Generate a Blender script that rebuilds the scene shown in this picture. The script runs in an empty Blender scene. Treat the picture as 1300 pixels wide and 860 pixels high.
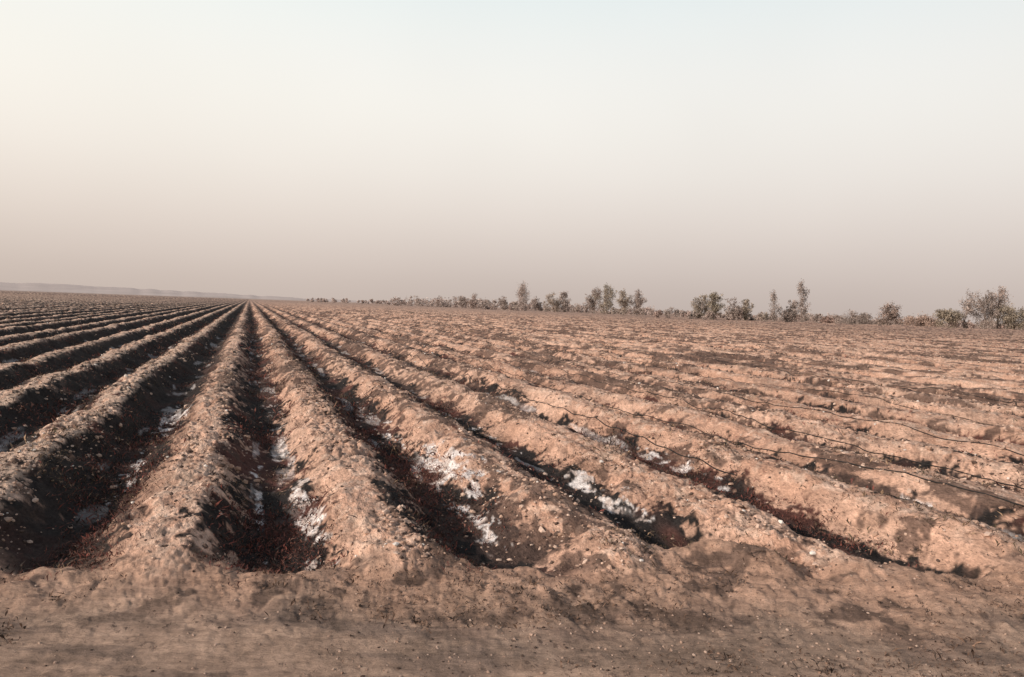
import bpy, math
import numpy as np
from mathutils import Matrix, Vector

rng = np.random.default_rng(7)
scene = bpy.context.scene
scene.view_settings.view_transform = 'Standard'
scene.view_settings.look = 'None'
scene.view_settings.exposure = 0

# ------------------------------------------------------------------ noise
def h2(ix, iy, seed):
    n = (ix.astype(np.int64) * 374761393 + iy.astype(np.int64) * 668265263 + seed * 974634777) & 0xFFFFFFFF
    n = ((n ^ (n >> 13)) * 1274126177) & 0xFFFFFFFF
    n = ((n ^ (n >> 16)) * 2246822519) & 0xFFFFFFFF
    return ((n ^ (n >> 15)) & 0xFFFFFF) / float(0xFFFFFF)

def vn(x, y, seed=0):
    ix = np.floor(x); iy = np.floor(y)
    fx = x - ix; fy = y - iy
    fx = fx * fx * (3 - 2 * fx); fy = fy * fy * (3 - 2 * fy)
    a = h2(ix, iy, seed); b = h2(ix + 1, iy, seed)
    c = h2(ix, iy + 1, seed); d = h2(ix + 1, iy + 1, seed)
    return (a + (b - a) * fx) * (1 - fy) + (c + (d - c) * fx) * fy

def fbm(x, y, octv=3, seed=0, gain=0.5):
    s = 0.0; a = 1.0; t = 0.0
    for i in range(octv):
        c, sn = math.cos(0.25 * i + .1), math.sin(0.25 * i + .1)
        f = 2.03 ** i
        s = s + a * vn((x * c - y * sn) * f + 17.3 * i, (x * sn + y * c) * f - 9.1 * i, seed + i)
        t += a; a *= gain
    return s / t

def ss(a, b, x):
    t = np.clip((x - a) / (b - a), 0, 1)
    return t * t * (3 - 2 * t)

# ------------------------------------------------------------------ field layout
YAW = math.radians(19.4)
SY, CY = math.sin(YAW), math.cos(YAW)
SP = 1.52          # furrow spacing
X0 = 0.30          # centre of one furrow

def layout(x, y):
    wob = (fbm(x * .15, y * .18, 2, 91) - .5) * .22 + (fbm(x * .7, y * .8, 2, 95) - .5) * .15
    u = (x - X0 + wob) / SP
    k = np.round(u)
    du = u - k                       # -0.5..0.5, 0 = bottom of the furrow
    D = x * SY + y * CY
    L = x * CY - y * SY
    jitter = (vn(u * 1.6, u * 0 + 3.3, 5) - .5) * .55       # each row ends at its own distance
    b = 5.05 + .10 * L + jitter + (fbm(x * 1.1, y * 1.1, 4, 33, .6) - .5) * 1.8
    m = ss(-.35, .55, D - b)         # 0 headland, 1 rows
    return u, k, du, D, L, m

def height(x, y, full=False):
    u, k, du, D, L, m = layout(x, y)
    r = np.hypot(x, y)
    p = np.abs(du) * 2
    n_m = fbm(x * 3.1, y * 1.8, 3, 21) - .5
    prof = ss(.10, .88, p + (fbm(x * 2.2, y * .8, 2, 12) - .5) * .24 + n_m * .22)
    amp = .31 * (1 - .25 * ss(60, 220, r)) * (.86 + .26 * h2(k + np.where(du > 0, 1, 0), k * 0, 8))
    amp = amp * (1 - .12 * ss(3, 9, x))
    crack = np.exp(-((du * 2 - .86 + n_m * .3) / .05) ** 2) * .022 * ss(.50, .62, fbm(x * .7, y * .6, 2, 71)) * ss(6, 7.5, D)
    n_lo = fbm(x * .8, y * .4, 2, 20) - .5
    n_c = .34 - np.abs(fbm(x * 7, y * 5.5, 3, 25, .6) - .5) * 2      # ridged : clod outlines
    n_f = fbm(x * 24, y * 20, 3, 28, .6) - .5
    rough = .55 + .45 * ss(.2, .8, p)
    rz = .30 + 1.0 * ss(.42, .70, fbm(x * .9, y * .3, 2, 53))
    hr = prof * amp - crack + n_lo * .06 + n_m * .085 * rough + n_c * -.054 * rough * rz + n_f * .031 * rough
    hr = hr + prof * (fbm(x * .6, y * 1.1, 2, 61) - .5) * .10
    lumps = np.clip(fbm(x * 1.6, y * 1.6, 3, 44) - .52, 0, 1)
    track = (fbm(L * .22, D * 2.4, 3, 50) - .5)
    near = ss(3.6, 4.8, D)
    hh = .16 + track * .06 + lumps * .36 * ss(-1.6, .0, D - 5.2) + (n_c * -.035 + n_f * .022) * (.35 + .65 * near) + n_m * .06 * near
    hh = hh + .07 * np.exp(-((D - 4.9) / .4) ** 2) * (fbm(x * 2.1, y * 2.1, 2, 81))
    z = hh * (1 - m) + hr * m
    az = np.arctan2(x, y)
    berm = np.exp(-((D - 196 + 12 * np.sin(az * 9)) / 7.) ** 2) * ss(.56, .70, az) * (.55 + .7 * (fbm(x * .08, y * .08, 3, 3) - .4))
    z = z + berm + (fbm(x * .01, y * .01, 2, 2) - .5) * .5 * ss(60, 250, r)
    if full:
        return z, u, k, du, D, L, m, p, r, prof, n_c, n_m, rz
    return z

# ------------------------------------------------------------------ helpers
def new_mesh(name, co, faces, mats, col=None, smooth=False, matidx=None):
    me = bpy.data.meshes.new(name)
    n, kk = faces.shape
    me.vertices.add(len(co)); me.loops.add(n * kk); me.polygons.add(n)
    me.vertices.foreach_set('co', np.ascontiguousarray(co, dtype=np.float32).ravel())
    me.loops.foreach_set('vertex_index', np.ascontiguousarray(faces, dtype=np.int32).ravel())
    me.polygons.foreach_set('loop_start', np.arange(0, n * kk, kk, dtype=np.int32))
    me.polygons.foreach_set('loop_total', np.full(n, kk, dtype=np.int32))
    me.polygons.foreach_set('use_smooth', np.full(n, smooth, dtype=bool))
    for m in mats: me.materials.append(m)
    me.update(calc_edges=True)
    if col is not None:
        ca = me.color_attributes.new('Col', 'FLOAT_COLOR', 'POINT')
        c4 = np.ones((len(co), 4), dtype=np.float32); c4[:, :col.shape[1]] = col
        ca.data.foreach_set('color', c4.ravel())
    ob = bpy.data.objects.new(name, me)
    scene.collection.objects.link(ob)
    return ob

def nd(nt, t, **kw):
    n = nt.nodes.new(t)
    for k, v in kw.items(): setattr(n, k, v)
    return n

def base_mat(name, rough=.95):
    m = bpy.data.materials.new(name); m.use_nodes = True
    nt = m.node_tree
    b = nt.nodes['Principled BSDF']
    b.inputs['Roughness'].default_value = rough
    b.inputs['Specular IOR Level'].default_value = .1
    return m, nt, b

def attr_mat(name, noise_scale=30, amt=.35, rough=.95):
    m, nt, b = base_mat(name, rough)
    a = nd(nt, 'ShaderNodeAttribute', attribute_name='Col')
    tc = nd(nt, 'ShaderNodeTexCoord')
    n = nd(nt, 'ShaderNodeTexNoise'); n.inputs['Scale'].default_value = noise_scale; n.inputs['Detail'].default_value = 4
    mr = nd(nt, 'ShaderNodeMapRange')
    mr.inputs['From Min'].default_value = .3; mr.inputs['From Max'].default_value = .7
    mr.inputs['To Min'].default_value = 1 - amt; mr.inputs['To Max'].default_value = 1 + amt
    v = nd(nt, 'ShaderNodeVectorMath', operation='SCALE')
    nt.links.new(tc.outputs['Object'], n.inputs['Vector'])
    nt.links.new(n.outputs['Fac'], mr.inputs['Value'])
    nt.links.new(a.outputs['Color'], v.inputs[0]); nt.links.new(mr.outputs['Result'], v.inputs['Scale'])
    nt.links.new(v.outputs[0], b.inputs['Base Color'])
    return m

# ------------------------------------------------------------------ ground material
gm, nt, b = base_mat('tilled_soil')
a = nd(nt, 'ShaderNodeAttribute', attribute_name='Col')
tc = nd(nt, 'ShaderNodeTexCoord')
def noise(scale, det=5, rgh=.6, vec=None):
    n = nd(nt, 'ShaderNodeTexNoise'); n.inputs['Scale'].default_value = scale
    n.inputs['Detail'].default_value = det; n.inputs['Roughness'].default_value = rgh
    nt.links.new(vec or tc.outputs['Object'], n.inputs['Vector']); return n
def mrange(src, a0, a1, b0, b1):
    r = nd(nt, 'ShaderNodeMapRange')
    for k, v in (('From Min', a0), ('From Max', a1), ('To Min', b0), ('To Max', b1)): r.inputs[k].default_value = v
    nt.links.new(src, r.inputs['Value']); return r.outputs['Result']
def math_(op, x, y):
    r = nd(nt, 'ShaderNodeMath', operation=op)
    for i, s in enumerate((x, y)):
        if isinstance(s, (int, float)): r.inputs[i].default_value = s
        else: nt.links.new(s, r.inputs[i])
    return r.outputs[0]
rows_m = a.outputs['Alpha']                       # 1 on the rows, 0 on the wheel-worn headland
mp0 = nd(nt, 'ShaderNodeMapping'); mp0.inputs['Rotation'].default_value = (0, 0, YAW)
nt.links.new(tc.outputs['Object'], mp0.inputs['Vector'])
mp1 = nd(nt, 'ShaderNodeMapping'); mp1.inputs['Scale'].default_value = (.36, 1, 1)
nt.links.new(mp0.outputs[0], mp1.inputs['Vector'])
mp2 = nd(nt, 'ShaderNodeMapping'); mp2.inputs['Scale'].default_value = (1, .55, 1)
nt.links.new(tc.outputs['Object'], mp2.inputs['Vector'])
n1 = noise(7, 6, .70, mp2.outputs[0]); n2 = noise(42, 5, .7, mp2.outputs[0]); n3 = noise(1.1, 4, .6)
st1 = noise(16, 7, .85, mp1.outputs[0])           # drag streaks along the headland
f = math_('MULTIPLY', mrange(n1.outputs['Fac'], .3, .7, .66, 1.30), mrange(n2.outputs['Fac'], .3, .7, .62, 1.40))
f = math_('MULTIPLY', f, mrange(n3.outputs['Fac'], .3, .7, .86, 1.14))
fh = math_('MULTIPLY', mrange(st1.outputs['Fac'], .3, .7, .48, 1.55), mrange(n3.outputs['Fac'], .3, .7, .82, 1.18))
fh = math_('MULTIPLY', fh, mrange(n1.outputs['Fac'], .3, .7, .78, 1.24))
fm = nd(nt, 'ShaderNodeMix', data_type='FLOAT')
nt.links.new(rows_m, fm.inputs[0]); nt.links.new(fh, fm.inputs[2]); nt.links.new(f, fm.inputs[3])
v = nd(nt, 'ShaderNodeVectorMath', operation='SCALE')
nt.links.new(a.outputs['Color'], v.inputs[0]); nt.links.new(fm.outputs[0], v.inputs['Scale'])
# bits of dead leaf trodden into the surface
lf = noise(19, 4, .75, mp2.outputs[0])
lfm = math_('MULTIPLY', mrange(lf.outputs['Fac'], .595, .64, 0, 1), mrange(noise(2.2, 3).outputs['Fac'], .42, .58, .2, .95))
mxl = nd(nt, 'ShaderNodeMix', data_type='RGBA', blend_type='MIX')
nt.links.new(math_('MULTIPLY', lfm, .72), mxl.inputs['Factor'])
nt.links.new(v.outputs[0], mxl.inputs['A']); mxl.inputs['B'].default_value = (.075, .05, .042, 1)
# small pale crumbs
vo = nd(nt, 'ShaderNodeTexVoronoi'); vo.inputs['Scale'].default_value = 30
nt.links.new(tc.outputs['Object'], vo.inputs['Vector'])
cr = math_('MULTIPLY', mrange(vo.outputs['Distance'], .10, .26, 1, 0), mrange(noise(9, 3).outputs['Fac'], .52, .62, 0, 1))
mx = nd(nt, 'ShaderNodeMix', data_type='RGBA', blend_type='MIX')
nt.links.new(math_('MULTIPLY', cr, .42), mx.inputs['Factor'])
nt.links.new(mxl.outputs['Result'], mx.inputs['A'])
v2 = nd(nt, 'ShaderNodeVectorMath', operation='MULTIPLY'); v2.inputs[1].default_value = (1.3, 1.4, 1.5)
nt.links.new(a.outputs['Color'], v2.inputs[0]); nt.links.new(v2.outputs[0], mx.inputs['B'])
nt.links.new(mx.outputs['Result'], b.inputs['Base Color'])
bh = math_('ADD', math_('MULTIPLY', n1.outputs['Fac'], 1.3), math_('MULTIPLY', n2.outputs['Fac'], .5))
bh = math_('ADD', bh, math_('MULTIPLY', cr, .2))
bm = nd(nt, 'ShaderNodeMix', data_type='FLOAT')
nt.links.new(rows_m, bm.inputs[0]); nt.links.new(math_('MULTIPLY', st1.outputs['Fac'], .7), bm.inputs[2]); nt.links.new(bh, bm.inputs[3])
bp = nd(nt, 'ShaderNodeBump'); bp.inputs['Strength'].default_value = .8; bp.inputs['Distance'].default_value = .05
nt.links.new(bm.outputs[0], bp.inputs['Height']); nt.links.new(bp.outputs['Normal'], b.inputs['Normal'])

# ------------------------------------------------------------------ ground mesh
HALF = math.radians(43)
fine = np.linspace(YAW - HALF, YAW + HALF, 1300)
coarse = np.linspace(YAW + HALF, YAW - HALF + 2 * math.pi, 60)[1:-1]
ang = np.concatenate([fine, coarse])
r1 = np.concatenate([[.02, .5, 1.0, 1.5, 2.0], np.exp(np.arange(math.log(2.4), math.log(420), .0045))])
r2 = np.exp(np.arange(math.log(430), math.log(9000), .07))
rad = np.concatenate([r1, r2])
NA, NR = len(ang), len(rad)
R, A = np.meshgrid(rad, ang, indexing='ij')
X = (R * np.sin(A)).ravel(); Y = (R * np.cos(A)).ravel()
Z, u, k, du, D, L, m, p, r, prof, n_c, n_m, rz = height(X, Y, True)

def mix(c0, c1, t):
    t = np.asarray(t)[:, None]
    return c0 * (1 - t) + c1 * t
def C(*c): return np.array(c, dtype=float)[None, :]

na = fbm(X * .5, Y * .2, 3, 101); nb = fbm(X * 3.3, Y * 1.5, 3, 105); nc = fbm(X * 12, Y * 9, 3, 109, .65)
ne = fbm(X * .9, Y * .13, 3, 120)       # streaks along the rows
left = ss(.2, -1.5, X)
soil = mix(C(.465, .275, .195), C(.595, .385, .285), ss(.3, .75, na * .5 + nb * .5))
soil = mix(soil, C(.66, .48, .375), ss(.6, .95, prof) * ss(.45, .7, nc) * .7)
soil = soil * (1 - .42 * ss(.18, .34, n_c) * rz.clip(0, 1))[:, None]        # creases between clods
# damp, weedy furrow bottoms, plus painted shade reaching higher on the unlit flank
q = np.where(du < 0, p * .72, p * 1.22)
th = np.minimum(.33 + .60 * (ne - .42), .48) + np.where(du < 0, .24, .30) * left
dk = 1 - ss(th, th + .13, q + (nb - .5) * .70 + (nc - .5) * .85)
litter_shade = mix(C(.026, .022, .021), C(.10, .045, .036), ss(.52, .72, fbm(X * 2.3, Y * 1.2, 2, 131)))
soil = mix(soil, litter_shade, dk * (1 - .25 * ss(60, 200, r)))
# dark flecks of dead leaf and weed on the ridges
fl = fbm(X * 5.5, Y * 3.4, 3, 180, .65) * .55 + fbm(X * 1.3, Y * .3, 2, 185) * .45
soil = mix(soil, C(.085, .055, .045), ss(.56, .60, fl) * .8)
pt = fbm(X * .9, Y * .2, 3, 140) * .5 + fbm(X * 2.8, Y * 1.3, 2, 144) * .5
patch = ss(.54, .60, pt) * ss(10, 30, r) * .78
soil = mix(soil, C(.085, .055, .045), patch)
soil = mix(soil, C(.042, .032, .028), left * (.55 + .30 * ss(6, 25, r)) * (1 - ss(.72, .90, prof)))  # shade painted into the left rows below their crests
soil = mix(soil, C(.64, .46, .35), left * ss(.88, .99, prof) * ss(.38, .50, nc) * .8)  # sunlit crest lines of the left rows painted in paler
# salt crust
salt = np.zeros_like(X)
blobs = [(.50, 6.7, .12, 1.2, 1.0), (.42, 9.6, .11, 2.0, .72), (.4, 13.5, .1, 2.2, .55),
         (2.15, 8.3, .24, 1.3, 1.1), (1.95, 6.5, .12, 1.0, .82), (1.95, 11.5, .14, 2.2, .65),
         (3.50, 7.2, .17, 1.1, .92), (3.40, 10.2, .11, 1.8, .65), (5.05, 8.2, .13, 1.3, .88),
         (6.45, 5.7, .13, 1.1, .95), (7.95, 6.2, .11, 1.1, .85), (-1.15, 8.9, .09, 1.2, .65), (-1.1, 12.3, .17, 1.6, .8),
         (.12, 7.6, .06, 1.8, .65)]
for bx, by, wx, wy, s in blobs:
    salt = np.maximum(salt, s * np.exp(-((X - bx) / wx) ** 2 - ((Y - by) / wy) ** 2))
sn = fbm(X * 9, Y * 4, 4, 150, .7)
smask = ss(.45, .66, salt * .65 + (sn - .5) * 1.8 + .05) * ss(.04, .12, salt)
gen = ss(.62, .70, fbm(X * 4.2, Y * .9, 3, 160)) * (p < .3) * ss(6, 9, r) * (r < 40) * .45
smask = np.maximum(smask, gen)
soil = mix(soil, mix(C(.56, .46, .41), C(.78, .72, .69), ss(.38, .55, nc)), smask * .93)
# headland
hl = mix(C(.30, .210, .158), C(.40, .275, .205), ss(.35, .65, fbm(L * .5, D * 3.2, 3, 170)))
hl = mix(hl, C(.18, .13, .105), ss(.52, .66, fbm(L * 1.6, D * 4.5, 4, 175, .65)) * .65)
hl = mix(hl, C(.48, .295, .208), ss(3.9, 4.9, D + (nb - .5) * .8) * .85)
hl = mix(hl, C(.085, .06, .05), ss(.57, .64, fbm(X * 3.4, Y * 3.4, 4, 190, .65)) * ss(3.5, 4.6, D) * .75)
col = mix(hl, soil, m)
# distance haze painted in: ground gets paler towards the horizon
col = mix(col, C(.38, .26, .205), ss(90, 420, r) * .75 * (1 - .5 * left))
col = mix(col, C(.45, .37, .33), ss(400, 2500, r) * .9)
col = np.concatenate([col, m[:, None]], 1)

i = np.arange(NR - 1)[:, None]; j = np.arange(NA)[None, :]; j1 = (j + 1) % NA
F = np.stack([i * NA + j, (i + 1) * NA + j, (i + 1) * NA + j1, i * NA + j1], -1).reshape(-1, 4)[:, ::-1]
V = np.stack([X, Y, Z], 1)
e1 = V[F[5000, 1]] - V[F[5000, 0]]; e2 = V[F[5000, 2]] - V[F[5000, 0]]
if np.cross(e1, e2)[2] < 0: F = F[:, ::-1]
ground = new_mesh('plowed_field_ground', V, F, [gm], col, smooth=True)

# ------------------------------------------------------------------ clods
def sample(n, rmin, rmax):
    rr = np.exp(rng.uniform(math.log(rmin), math.log(rmax), n))
    aa = rng.uniform(YAW - HALF, YAW + HALF, n)
    return rr * np.sin(aa), rr * np.cos(aa), rr

t = (1 + 5 ** .5) / 2
ico = np.array([(-1, t, 0), (1, t, 0), (-1, -t, 0), (1, -t, 0), (0, -1, t), (0, 1, t), (0, -1, -t), (0, 1, -t), (t, 0, -1), (t, 0, 1), (-t, 0, -1), (-t, 0, 1)], float)
ico /= np.linalg.norm(ico[0])
icf = np.array([(0, 11, 5), (0, 5, 1), (0, 1, 7), (0, 7, 10), (0, 10, 11), (1, 5, 9), (5, 11, 4), (11, 10, 2), (10, 7, 6), (7, 1, 8), (3, 9, 4), (3, 4, 2), (3, 2, 6), (3, 6, 8), (3, 8, 9), (4, 9, 5), (2, 4, 11), (6, 2, 10), (8, 6, 7), (9, 8, 1)])
n = 80000
x, y, rr = sample(n, 3.0, 70)
z, u_, k_, du_, D_, L_, m_, p_, _, pr_, *_r = height(x, y, True)
dens = m_ * (.12 + .88 * ss(.2, .9, p_)) + (1 - m_) * .28
dens *= .18 + .82 * ss(.42, .62, fbm(x * 1.2, y * .7, 2, 200))
keep = rng.random(n) < dens
x, y, z, rr, m_ = x[keep], y[keep], z[keep], rr[keep], m_[keep]
n = len(x)
s = np.exp(rng.normal(math.log(.0068), .5, n)) * (1 + rr / 12) * np.where(m_ < .5, .55, 1)
s = np.clip(s, .003, .040)
s = np.where(m_ < .5, np.minimum(s, .010), s)
base = ico[None] * (1 + rng.uniform(-.32, .32, (n, 12, 1)))
scl = rng.uniform(.65, 1.3, (n, 1, 3)); scl[..., 2] *= .7
co = base * scl * s[:, None, None] + np.stack([x, y, z + s * .1], 1)[:, None, :]
tone = rng.random(n)
cc = C(.36, .225, .16) * (1 - tone[:, None]) + C(.60, .44, .35) * tone[:, None]
wh = (rng.random(n) < .03) & (m_ > .5)
cc[wh] = (.70, .64, .58)
dkc = rng.random(n) < .3
cc[dkc] = (.11, .075, .06)
cc = cc * np.where(m_ < .5, .75, 1)[:, None]
new_mesh('soil_clods', co.reshape(-1, 3), (icf[None] + (np.arange(n) * 12)[:, None, None]).reshape(-1, 3),
         [attr_mat('dry_clod', 60, .2)], np.repeat(cc, 12, 0))

# ------------------------------------------------------------------ dead weeds / litter in the furrows
def blades(name, n, rmin, rmax, densf, nb_, len_, wid, pal, mat, spread=.6):
    x, y, rr = sample(n, rmin, rmax)
    z, u_, k_, du_, D_, L_, m_, p_, *_r = height(x, y, True)
    keep = rng.random(n) < densf(x, y, rr, du_, p_, m_)
    x, y, rr = x[keep], y[keep], rr[keep]
    n = len(x)
    sc = (1 + rr / 22) * np.exp(rng.normal(0, .35, n))
    N = n * nb_
    X_ = np.repeat(x, nb_); Y_ = np.repeat(y, nb_); S = np.repeat(sc, nb_)
    th = rng.uniform(0, 2 * math.pi, N); el = rng.uniform(-.05, 1.25, N)
    off = rng.normal(0, spread, (N, 2)) * len_ * S[:, None]
    bx = X_ + off[:, 0]; by = Y_ + off[:, 1]
    bz = height(bx, by) - .003
    Ln = len_ * S * rng.uniform(.4, 1.25, N)
    W = wid * S * rng.uniform(.5, 1.4, N)
    d = np.stack([np.cos(th) * np.cos(el), np.sin(th) * np.cos(el), np.sin(el)], 1)
    ph = rng.uniform(0, 2 * math.pi, N)
    w = np.stack([np.cos(ph), np.sin(ph), rng.uniform(-.3, .3, N)], 1)
    P = np.stack([bx, by, bz], 1)
    mid = P + d * (Ln * .55)[:, None]
    tip = P + d * Ln[:, None] + np.stack([rng.normal(0, .25, N) * Ln, rng.normal(0, .25, N) * Ln, -np.abs(rng.normal(0, .15, N)) * Ln], 1)
    co = np.stack([P, mid + w * W[:, None], tip, mid - w * W[:, None]], 1).reshape(-1, 3)
    fc = np.arange(N * 4).reshape(-1, 4)
    pal = np.array(pal)
    ci = pal[rng.integers(0, len(pal), n)]
    cc = np.repeat(ci, nb_, 0) * rng.uniform(.6, 1.4, (N, 1))
    new_mesh(name, co, fc, [mat], np.repeat(cc, 4, 0))

wm = attr_mat('dead_weed', 40, .25)
def d_tr(x, y, rr, du, p, m):
    nz = fbm(x * .9, y * .35, 3, 210)
    return m * (1 - ss(.18, .70, np.where(du < 0, p * .8, p * 1.05))) * ss(.40, .58, nz) * (1 - .5 * ss(30, 80, rr))
blades('dead_weeds', 80000, 4.6, 110, d_tr, 12, .030, .0030,
       [(.19, .065, .05), (.13, .055, .045), (.05, .04, .035), (.20, .10, .075), (.07, .035, .03)], wm, 1.2)
def d_rg(x, y, rr, du, p, m):
    return m * ss(.50, .62, fbm(x * 1.4, y * .5, 3, 240)) * .6
blades('dry_grass_tufts', 46000, 5.0, 150, d_rg, 9, .032, .0027,
       [(.30, .20, .13), (.10, .07, .05), (.09, .07, .045), (.07, .045, .035)], wm, .8)
def d_hl(x, y, rr, du, p, m):
    return (1 - m) * ss(.48, .60, fbm(x * 1.6, y * 1.6, 3, 260)) * .6
blades('headland_litter', 9000, 3.2, 8, d_hl, 8, .022, .0027,
       [(.12, .075, .055), (.16, .10, .07), (.07, .05, .04)], wm, 1.0)

# ------------------------------------------------------------------ drip irrigation hoses
hm, hnt, hb = base_mat('black_polyethylene', .6)
hb.inputs['Base Color'].default_value = (.025, .023, .022, 1)
def hose(pts, rr=.0075):
    pts = np.array(pts)
    cu = bpy.data.curves.new('drip_irrigation_hose', 'CURVE'); cu.dimensions = '3D'
    sp = cu.splines.new('POLY'); sp.points.add(len(pts) - 1)
    z = height(pts[:, 0], pts[:, 1]); z2 = np.copy(z)
    z2[1:-1] = np.maximum(z2[1:-1], (z2[:-2] + z2[2:]) / 2)
    for i, (px, py) in enumerate(pts): sp.points[i].co = (px, py, z2[i] + rr * .5, 1)
    cu.bevel_depth = rr; cu.bevel_resolution = 1; cu.materials.append(hm)
    ob = bpy.data.objects.new('drip_irrigation_hose', cu); scene.collection.objects.link(ob)
for i, (kx, off, y0, y1) in enumerate([(3, .28, 7.0, 40), (4, .30, 3.6, 50), (5, .28, 3.5, 55),
                                       (6, .32, 3.5, 60), (8, .30, 3.5, 65), (10, .32, 3.5, 70)]):
    yy = np.arange(y0, y1, .10)
    xx = X0 + SP * (kx + off) + (fbm(yy * .2, yy * 0 + i * 7.7, 2, 300) - .5) * .40 + (fbm(yy * 1.1, yy * 0 + i * 3.1, 2, 310) - .5) * .05
    hose(np.stack([xx, yy], 1))

# ------------------------------------------------------------------ trees
def tube(p0, p1, r0, r1, n=5):
    p0 = np.array(p0, float); p1 = np.array(p1, float)
    d = p1 - p0; d /= np.linalg.norm(d) + 1e-9
    a_ = np.cross(d, [0.3, 1, .1]); a_ /= np.linalg.norm(a_); b_ = np.cross(d, a_)
    an = np.arange(n) * 2 * math.pi / n
    ring = np.cos(an)[:, None] * a_ + np.sin(an)[:, None] * b_
    return np.concatenate([p0 + ring * r0, p1 + ring * r1]), np.array([(i, (i + 1) % n, n + (i + 1) % n, n + i) for i in range(n)])

def tree_geo(h, w, kind, leafcol, barkcol, dens=1.0, leaf=.2, detail=1.0):
    vs, fs, cs = [], [], []
    off = 0
    def add(v, f_, c):
        nonlocal off
        vs.append(v); fs.append(f_ + off); cs.append(np.broadcast_to(c, (len(v), 3)).copy()); off += len(v)
    tips = []
    ns = 6
    tr = [np.array([0, 0, -.3])]
    bend = rng.normal(0, .05, 2) * h
    for i in range(1, ns + 1):
        f_ = i / ns
        tr.append(np.array([bend[0] * f_ * f_ + rng.normal(0, .012) * h, bend[1] * f_ * f_ + rng.normal(0, .012) * h, h * .93 * f_]))
    r0 = .02 * h
    for i in range(ns):
        add(*tube(tr[i], tr[i + 1], r0 * (1 - i / (ns + .4)), r0 * (1 - (i + 1) / (ns + .4))), barkcol)
    tips.append((tr[-1], .5))
    zc, rz_ = {'poplar': (.55, .48), 'tree': (.55, .45), 'bush': (.42, .50)}[kind]
    nl = max(5, int({'poplar': 26, 'tree': 38, 'bush': 34}[kind] * detail))
    lobes = [(rng.uniform(0, 6.28), rng.uniform(-.7, .7), rng.uniform(.8, 1.2)) for _ in range(6)]
    for q_ in range(nl):
        th, zz, kk = lobes[rng.integers(0, 6)]
        th += rng.normal(0, .8); zz = np.clip(zz + rng.normal(0, .40), -.95, 1.0)
        rr_ = w * .5 * math.sqrt(max(.03, 1 - zz * zz * .92)) * rng.uniform(.25, 1.05) * kk
        p1 = np.array([math.cos(th) * rr_, math.sin(th) * rr_, h * (zc + rz_ * zz * min(1, kk))])
        hb_ = max(.06, (p1[2] / h) - (rng.uniform(.18, .40) if kind != 'poplar' else rng.uniform(.12, .25)))
        idx = min(int(hb_ * ns), ns - 1); fr = min(1, hb_ * ns - idx)
        p0 = tr[idx] * (1 - fr) + tr[idx + 1] * fr
        p1[:2] += p0[:2]
        pm = (p0 + p1) / 2 + np.array([0, 0, -.04 * h]) + rng.normal(0, .02, 3) * h
        add(*tube(p0, pm, r0 * .42 * (1 - hb_ * .5), r0 * .22, 4), barkcol)
        add(*tube(pm, p1, r0 * .22, r0 * .05, 4), barkcol)
        tips.append((p1, 1)); tips.append((pm * .35 + p1 * .65, .8))
        for t_ in range(3):
            e = p1 + rng.normal(0, .09, 3) * np.array([w, w, h * .6]) + np.array([0, 0, .04 * h])
            add(*tube(pm * .4 + p1 * .6, e, r0 * .11, r0 * .03, 3), barkcol)
            tips.append((e, .6))
    lv, lc = [], []
    for tp, sz in tips:
        nl = int(rng.integers(8, 28) * dens)
        if nl < 1 or rng.random() < .08: continue
        sg = w * (.075 if kind != 'poplar' else .12) * sz * rng.uniform(.7, 1.4)
        c = tp + rng.normal(0, 1, (nl, 3)) * np.array([sg, sg, sg * (.9 if kind != 'poplar' else 1.6)])
        c[:, 2] = np.maximum(c[:, 2], .05)
        d1 = rng.normal(0, 1, (nl, 3)); d1 /= np.linalg.norm(d1, axis=1)[:, None]
        d2 = np.cross(d1, rng.normal(0, 1, (nl, 3))); d2 /= np.linalg.norm(d2, axis=1)[:, None]
        ls = leaf * rng.uniform(.5, 1.3, (nl, 1))
        q_ = np.stack([c - d1 * ls, c - d2 * ls * .5, c + d1 * ls, c + d2 * ls * .5], 1)
        lv.append(q_.reshape(-1, 3))
        tone = rng.uniform(.6, 1.45)
        lc.append(np.repeat(np.array(leafcol)[None] * tone * rng.uniform(.75, 1.3, (nl, 1)), 4, 0))
    if lv:
        lv = np.concatenate(lv); lc = np.concatenate(lc)
        add(lv, np.arange(len(lv)).reshape(-1, 4), lc[0:1]); cs[-1] = lc
    return np.concatenate(vs), np.concatenate(fs), np.concatenate(cs)

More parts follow.
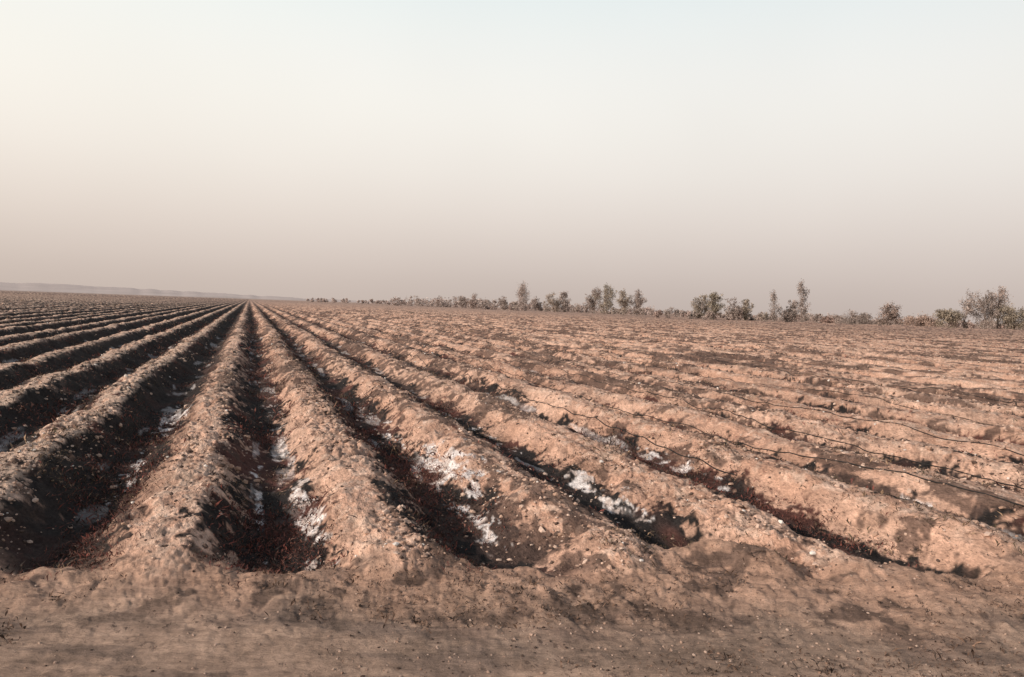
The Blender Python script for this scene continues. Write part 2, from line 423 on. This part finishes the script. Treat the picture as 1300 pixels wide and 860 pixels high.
tm = attr_mat('bark_and_foliage', 1.2, .2)
G = (.155, .128, .070); BR = (.19, .125, .092); OL = (.17, .15, .075); RD = (.21, .11, .075); GY = (.17, .132, .108)
trees = [  # azimuth, forward distance, height, width, kind, colour, density, name
    (15.5, 480, 7.0, 8, 'tree', GY, 1, 'field_tree'), (16.4, 470, 8.5, 9, 'tree', BR, 1, 'field_tree'),
    (17.3, 480, 6.0, 9, 'bush', GY, 1, 'field_shrub'),
    (18.6, 470, 9, 8, 'tree', GY, 1.2, 'field_tree'), (20.0, 460, 15.0, 8, 'poplar', BR, 2, 'poplar_tree'),
    (21.1, 450, 8, 6, 'tree', GY, 1, 'field_tree'), (22.5, 400, 10, 9, 'tree', G, 1.3, 'field_tree'), (23.3, 400, 10, 8, 'tree', GY, 1.3, 'field_tree'),
    (25.6, 332, 11.5, 8, 'tree', GY, 1.5, 'field_tree'), (26.3, 330, 12, 8, 'tree', OL, 1.5, 'field_tree'),
    (27.8, 322, 10, 7, 'tree', G, 1.3, 'field_tree'), (28.8, 320, 10, 6.5, 'tree', GY, 1.3, 'field_tree'),
    (33.5, 270, 9.0, 6.5, 'tree', G, 1.9, 'field_tree'), (34.3, 268, 8.6, 7, 'tree', OL, 1.7, 'field_tree'),
    (35.8, 262, 8.0, 6, 'tree', GY, 1.1, 'field_tree'), (36.7, 262, 7.6, 5, 'tree', G, 1.1, 'field_tree'),
    (38.6, 240, 8.6, 3.4, 'poplar', GY, .8, 'poplar_tree'), (39.7, 242, 7.6, 6.5, 'tree', GY, 1.4, 'field_tree'), (40.5, 240, 12, 4, 'poplar', GY, 1.1, 'poplar_tree'),
    (42.2, 222, 2.4, 3, 'bush', RD, 1.8, 'field_shrub'), (43.6, 225, 4.4, 8, 'bush', GY, .8, 'field_shrub'), (44.6, 232, 3.6, 6, 'bush', GY, 1, 'field_shrub'),
    (46.0, 218, 6.4, 7.5, 'bush', BR, 1.6, 'field_tree'), (47.9, 212, 3.0, 11, 'bush', (.24, .14, .09), 2, 'field_shrub'),
    (49.6, 205, 5.8, 6.5, 'tree', G, 1.8, 'field_tree'), (50.5, 205, 10.5, 3.4, 'poplar', GY, .7, 'poplar_tree'),
    (51.6, 200, 10, 8.5, 'tree', GY, 2, 'field_tree'), (52.3, 203, 13, 4.5, 'poplar', BR, 1, 'poplar_tree'), (53.2, 198, 8, 8, 'tree', G, 2, 'field_tree'), (54.6, 198, 8, 8, 'tree', GY, 1.8, 'field_tree'),
]
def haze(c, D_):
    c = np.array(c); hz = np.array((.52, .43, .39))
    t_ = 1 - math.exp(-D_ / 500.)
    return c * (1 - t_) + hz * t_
for az, D_, h_, w_, kd, lc_, dn, nm in trees:
    aa = math.radians(az); rr_ = D_ / math.cos(aa - YAW)
    px, py = rr_ * math.sin(aa), rr_ * math.cos(aa)
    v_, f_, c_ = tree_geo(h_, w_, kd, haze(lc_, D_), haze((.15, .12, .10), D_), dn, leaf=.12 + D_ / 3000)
    ob = new_mesh(nm, v_, f_, [tm], c_)
    ob.location = (px, py, float(height(np.array([px]), np.array([py]))[0]) - .05)

# distant mass of trees and scrub closing off the field
vs, fs, cs = [], [], []; off = 0
for _ in range(380):
    az = rng.uniform(4.0, 58)
    if az < 17: D_ = rng.uniform(540, 760); h_ = rng.uniform(3.5, 9.5)
    elif az < 30: D_ = rng.uniform(420, 560); h_ = rng.uniform(2.0, 6.0)
    else: D_ = rng.uniform(240, 420); h_ = rng.uniform(1.2, 3.8)
    if az < 10: D_ = rng.uniform(760, 1400); h_ = rng.uniform(2.5, 6.0) 
    aa = math.radians(az); rr_ = D_ / math.cos(aa - YAW)
    px, py = rr_ * math.sin(aa), rr_ * math.cos(aa)
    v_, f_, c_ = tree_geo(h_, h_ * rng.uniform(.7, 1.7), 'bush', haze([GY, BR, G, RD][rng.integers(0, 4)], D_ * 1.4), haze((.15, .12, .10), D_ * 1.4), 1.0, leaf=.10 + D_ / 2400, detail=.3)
    v_ = v_ + np.array([px, py, float(height(np.array([px]), np.array([py]))[0])])
    vs.append(v_); fs.append(f_ + off); cs.append(c_); off += len(v_)
new_mesh('distant_treeline', np.concatenate(vs), np.concatenate(fs), [tm], np.concatenate(cs))

# low hazy rise on the left horizon
az = np.radians(np.linspace(-40, 14, 260))
hh = 3 + 16 * ss(math.radians(12), math.radians(-16), az) * (.75 + .5 * fbm(az * 14, az * 0, 4, 400)) + 5 * fbm(az * 90, az * 0, 2, 410)
hh *= ss(math.radians(14), math.radians(9), az)
rows = []
for rr_, s_ in ((1900, 0.), (2150, .7), (2400, 1.), (3100, 0.)):
    rows.append(np.stack([rr_ * np.sin(az), rr_ * np.cos(az), -1 + hh * s_], 1))
V = np.concatenate(rows); n = len(az)
F = np.array([(i * n + j, i * n + j + 1, (i + 1) * n + j + 1, (i + 1) * n + j) for i in range(3) for j in range(n - 1)])[:, ::-1]
new_mesh('distant_hills', V, F, [attr_mat('hazy_hill', .01, .1)], np.tile(C(.45, .385, .36), (len(V), 1)), smooth=True)

# ------------------------------------------------------------------ light
to_sun = Vector((-1.0, -.05, 0)).normalized() * math.cos(math.radians(25)) + Vector((0, 0, math.sin(math.radians(25))))
sl = bpy.data.lights.new('sun', 'SUN'); sl.energy = 4.3; sl.angle = math.radians(2.0); sl.color = (1, .88, .78)
so = bpy.data.objects.new('sun', sl); so.rotation_euler = to_sun.to_track_quat('Z', 'Y').to_euler(); scene.collection.objects.link(so)

w = bpy.data.worlds.new('World'); scene.world = w; w.use_nodes = True
nt = w.node_tree; nt.nodes.clear()
out = nd(nt, 'ShaderNodeOutputWorld')
sky = nd(nt, 'ShaderNodeTexSky', sky_type='NISHITA'); sky.sun_disc = False
sky.sun_elevation = math.radians(25); sky.sun_rotation = math.atan2(to_sun.x, to_sun.y) % (2 * math.pi)
sky.dust_density = 4; sky.air_density = 1.2
bg1 = nd(nt, 'ShaderNodeBackground'); bg1.inputs['Strength'].default_value = .10
nt.links.new(sky.outputs[0], bg1.inputs['Color'])
tc = nd(nt, 'ShaderNodeTexCoord'); sx = nd(nt, 'ShaderNodeSeparateXYZ'); nt.links.new(tc.outputs['Generated'], sx.inputs[0])
ramp = nd(nt, 'ShaderNodeValToRGB'); ramp.color_ramp.interpolation = 'B_SPLINE'
def lin(c): return tuple(((v / 255) / 12.92 if v / 255 < .04045 else ((v / 255 + .055) / 1.055) ** 2.4) for v in c) + (1,)
stops = [(0, (197, 182, 174)), (.05, (212, 198, 190)), (.11, (230, 219, 211)), (.17, (240, 233, 226)), (.24, (246, 243, 237)), (.31, (243, 243, 240)), (.39, (231, 240, 241)), (.5, (205, 222, 230))]
el = ramp.color_ramp.elements
el[0].position = 0; el[0].color = lin(stops[0][1]); el[1].position = .5; el[1].color = lin(stops[-1][1])
for p_, c_ in stops[1:-1]:
    e = el.new(p_); e.color = lin(c_)
nt.links.new(sx.outputs['Z'], ramp.inputs['Fac'])
dt = nd(nt, 'ShaderNodeVectorMath', operation='DOT_PRODUCT'); dt.inputs[1].default_value = to_sun
nt.links.new(tc.outputs['Generated'], dt.inputs[0])
def mr(src, a0, a1, b0, b1):
    r_ = nd(nt, 'ShaderNodeMapRange', interpolation_type='SMOOTHSTEP')
    for k_, v_ in (('From Min', a0), ('From Max', a1), ('To Min', b0), ('To Max', b1)): r_.inputs[k_].default_value = v_
    nt.links.new(src, r_.inputs['Value']); return r_.outputs['Result']
mxs = nd(nt, 'ShaderNodeMix', data_type='RGBA', blend_type='MULTIPLY'); mxs.inputs['Factor'].default_value = 1
tint = nd(nt, 'ShaderNodeMix', data_type='RGBA')
tint.inputs['A'].default_value = (.95, .955, .96, 1); tint.inputs['B'].default_value = (1.04, 1.025, .985, 1)
nt.links.new(mr(dt.outputs['Value'], -.75, .75, 0, 1), tint.inputs['Factor'])
nt.links.new(ramp.outputs['Color'], mxs.inputs['A']); nt.links.new(tint.outputs['Result'], mxs.inputs['B'])
nz = nd(nt, 'ShaderNodeTexNoise'); nz.inputs['Scale'].default_value = 1.6; nz.inputs['Detail'].default_value = 3
nt.links.new(tc.outputs['Generated'], nz.inputs['Vector'])
vs_ = nd(nt, 'ShaderNodeVectorMath', operation='SCALE')
nt.links.new(mxs.outputs['Result'], vs_.inputs[0]); nt.links.new(mr(nz.outputs['Fac'], .3, .7, .97, 1.03), vs_.inputs['Scale'])
bg2 = nd(nt, 'ShaderNodeBackground'); bg2.inputs['Strength'].default_value = 1.0
nt.links.new(vs_.outputs[0], bg2.inputs['Color'])
ms = nd(nt, 'ShaderNodeMixShader')
nt.links.new(mr(sx.outputs['Z'], .40, .60, 0, 1), ms.inputs[0])
nt.links.new(bg2.outputs[0], ms.inputs[1]); nt.links.new(bg1.outputs[0], ms.inputs[2]); nt.links.new(ms.outputs[0], out.inputs[0])

# ------------------------------------------------------------------ camera
cd = bpy.data.cameras.new('camera'); cam = bpy.data.objects.new('camera', cd); scene.collection.objects.link(cam)
cd.sensor_width = 36; cd.lens = 26.3; cd.clip_end = 20000; cd.clip_start = .05
pitch = math.radians(-2.4)
fw = Vector((SY * math.cos(pitch), CY * math.cos(pitch), math.sin(pitch)))
q = fw.to_track_quat('-Z', 'Y').to_matrix().to_4x4()
cam.matrix_world = Matrix.Translation((0, 0, 1.95)) @ q @ Matrix.Rotation(math.radians(2.0), 4, 'Z')
scene.camera = cam
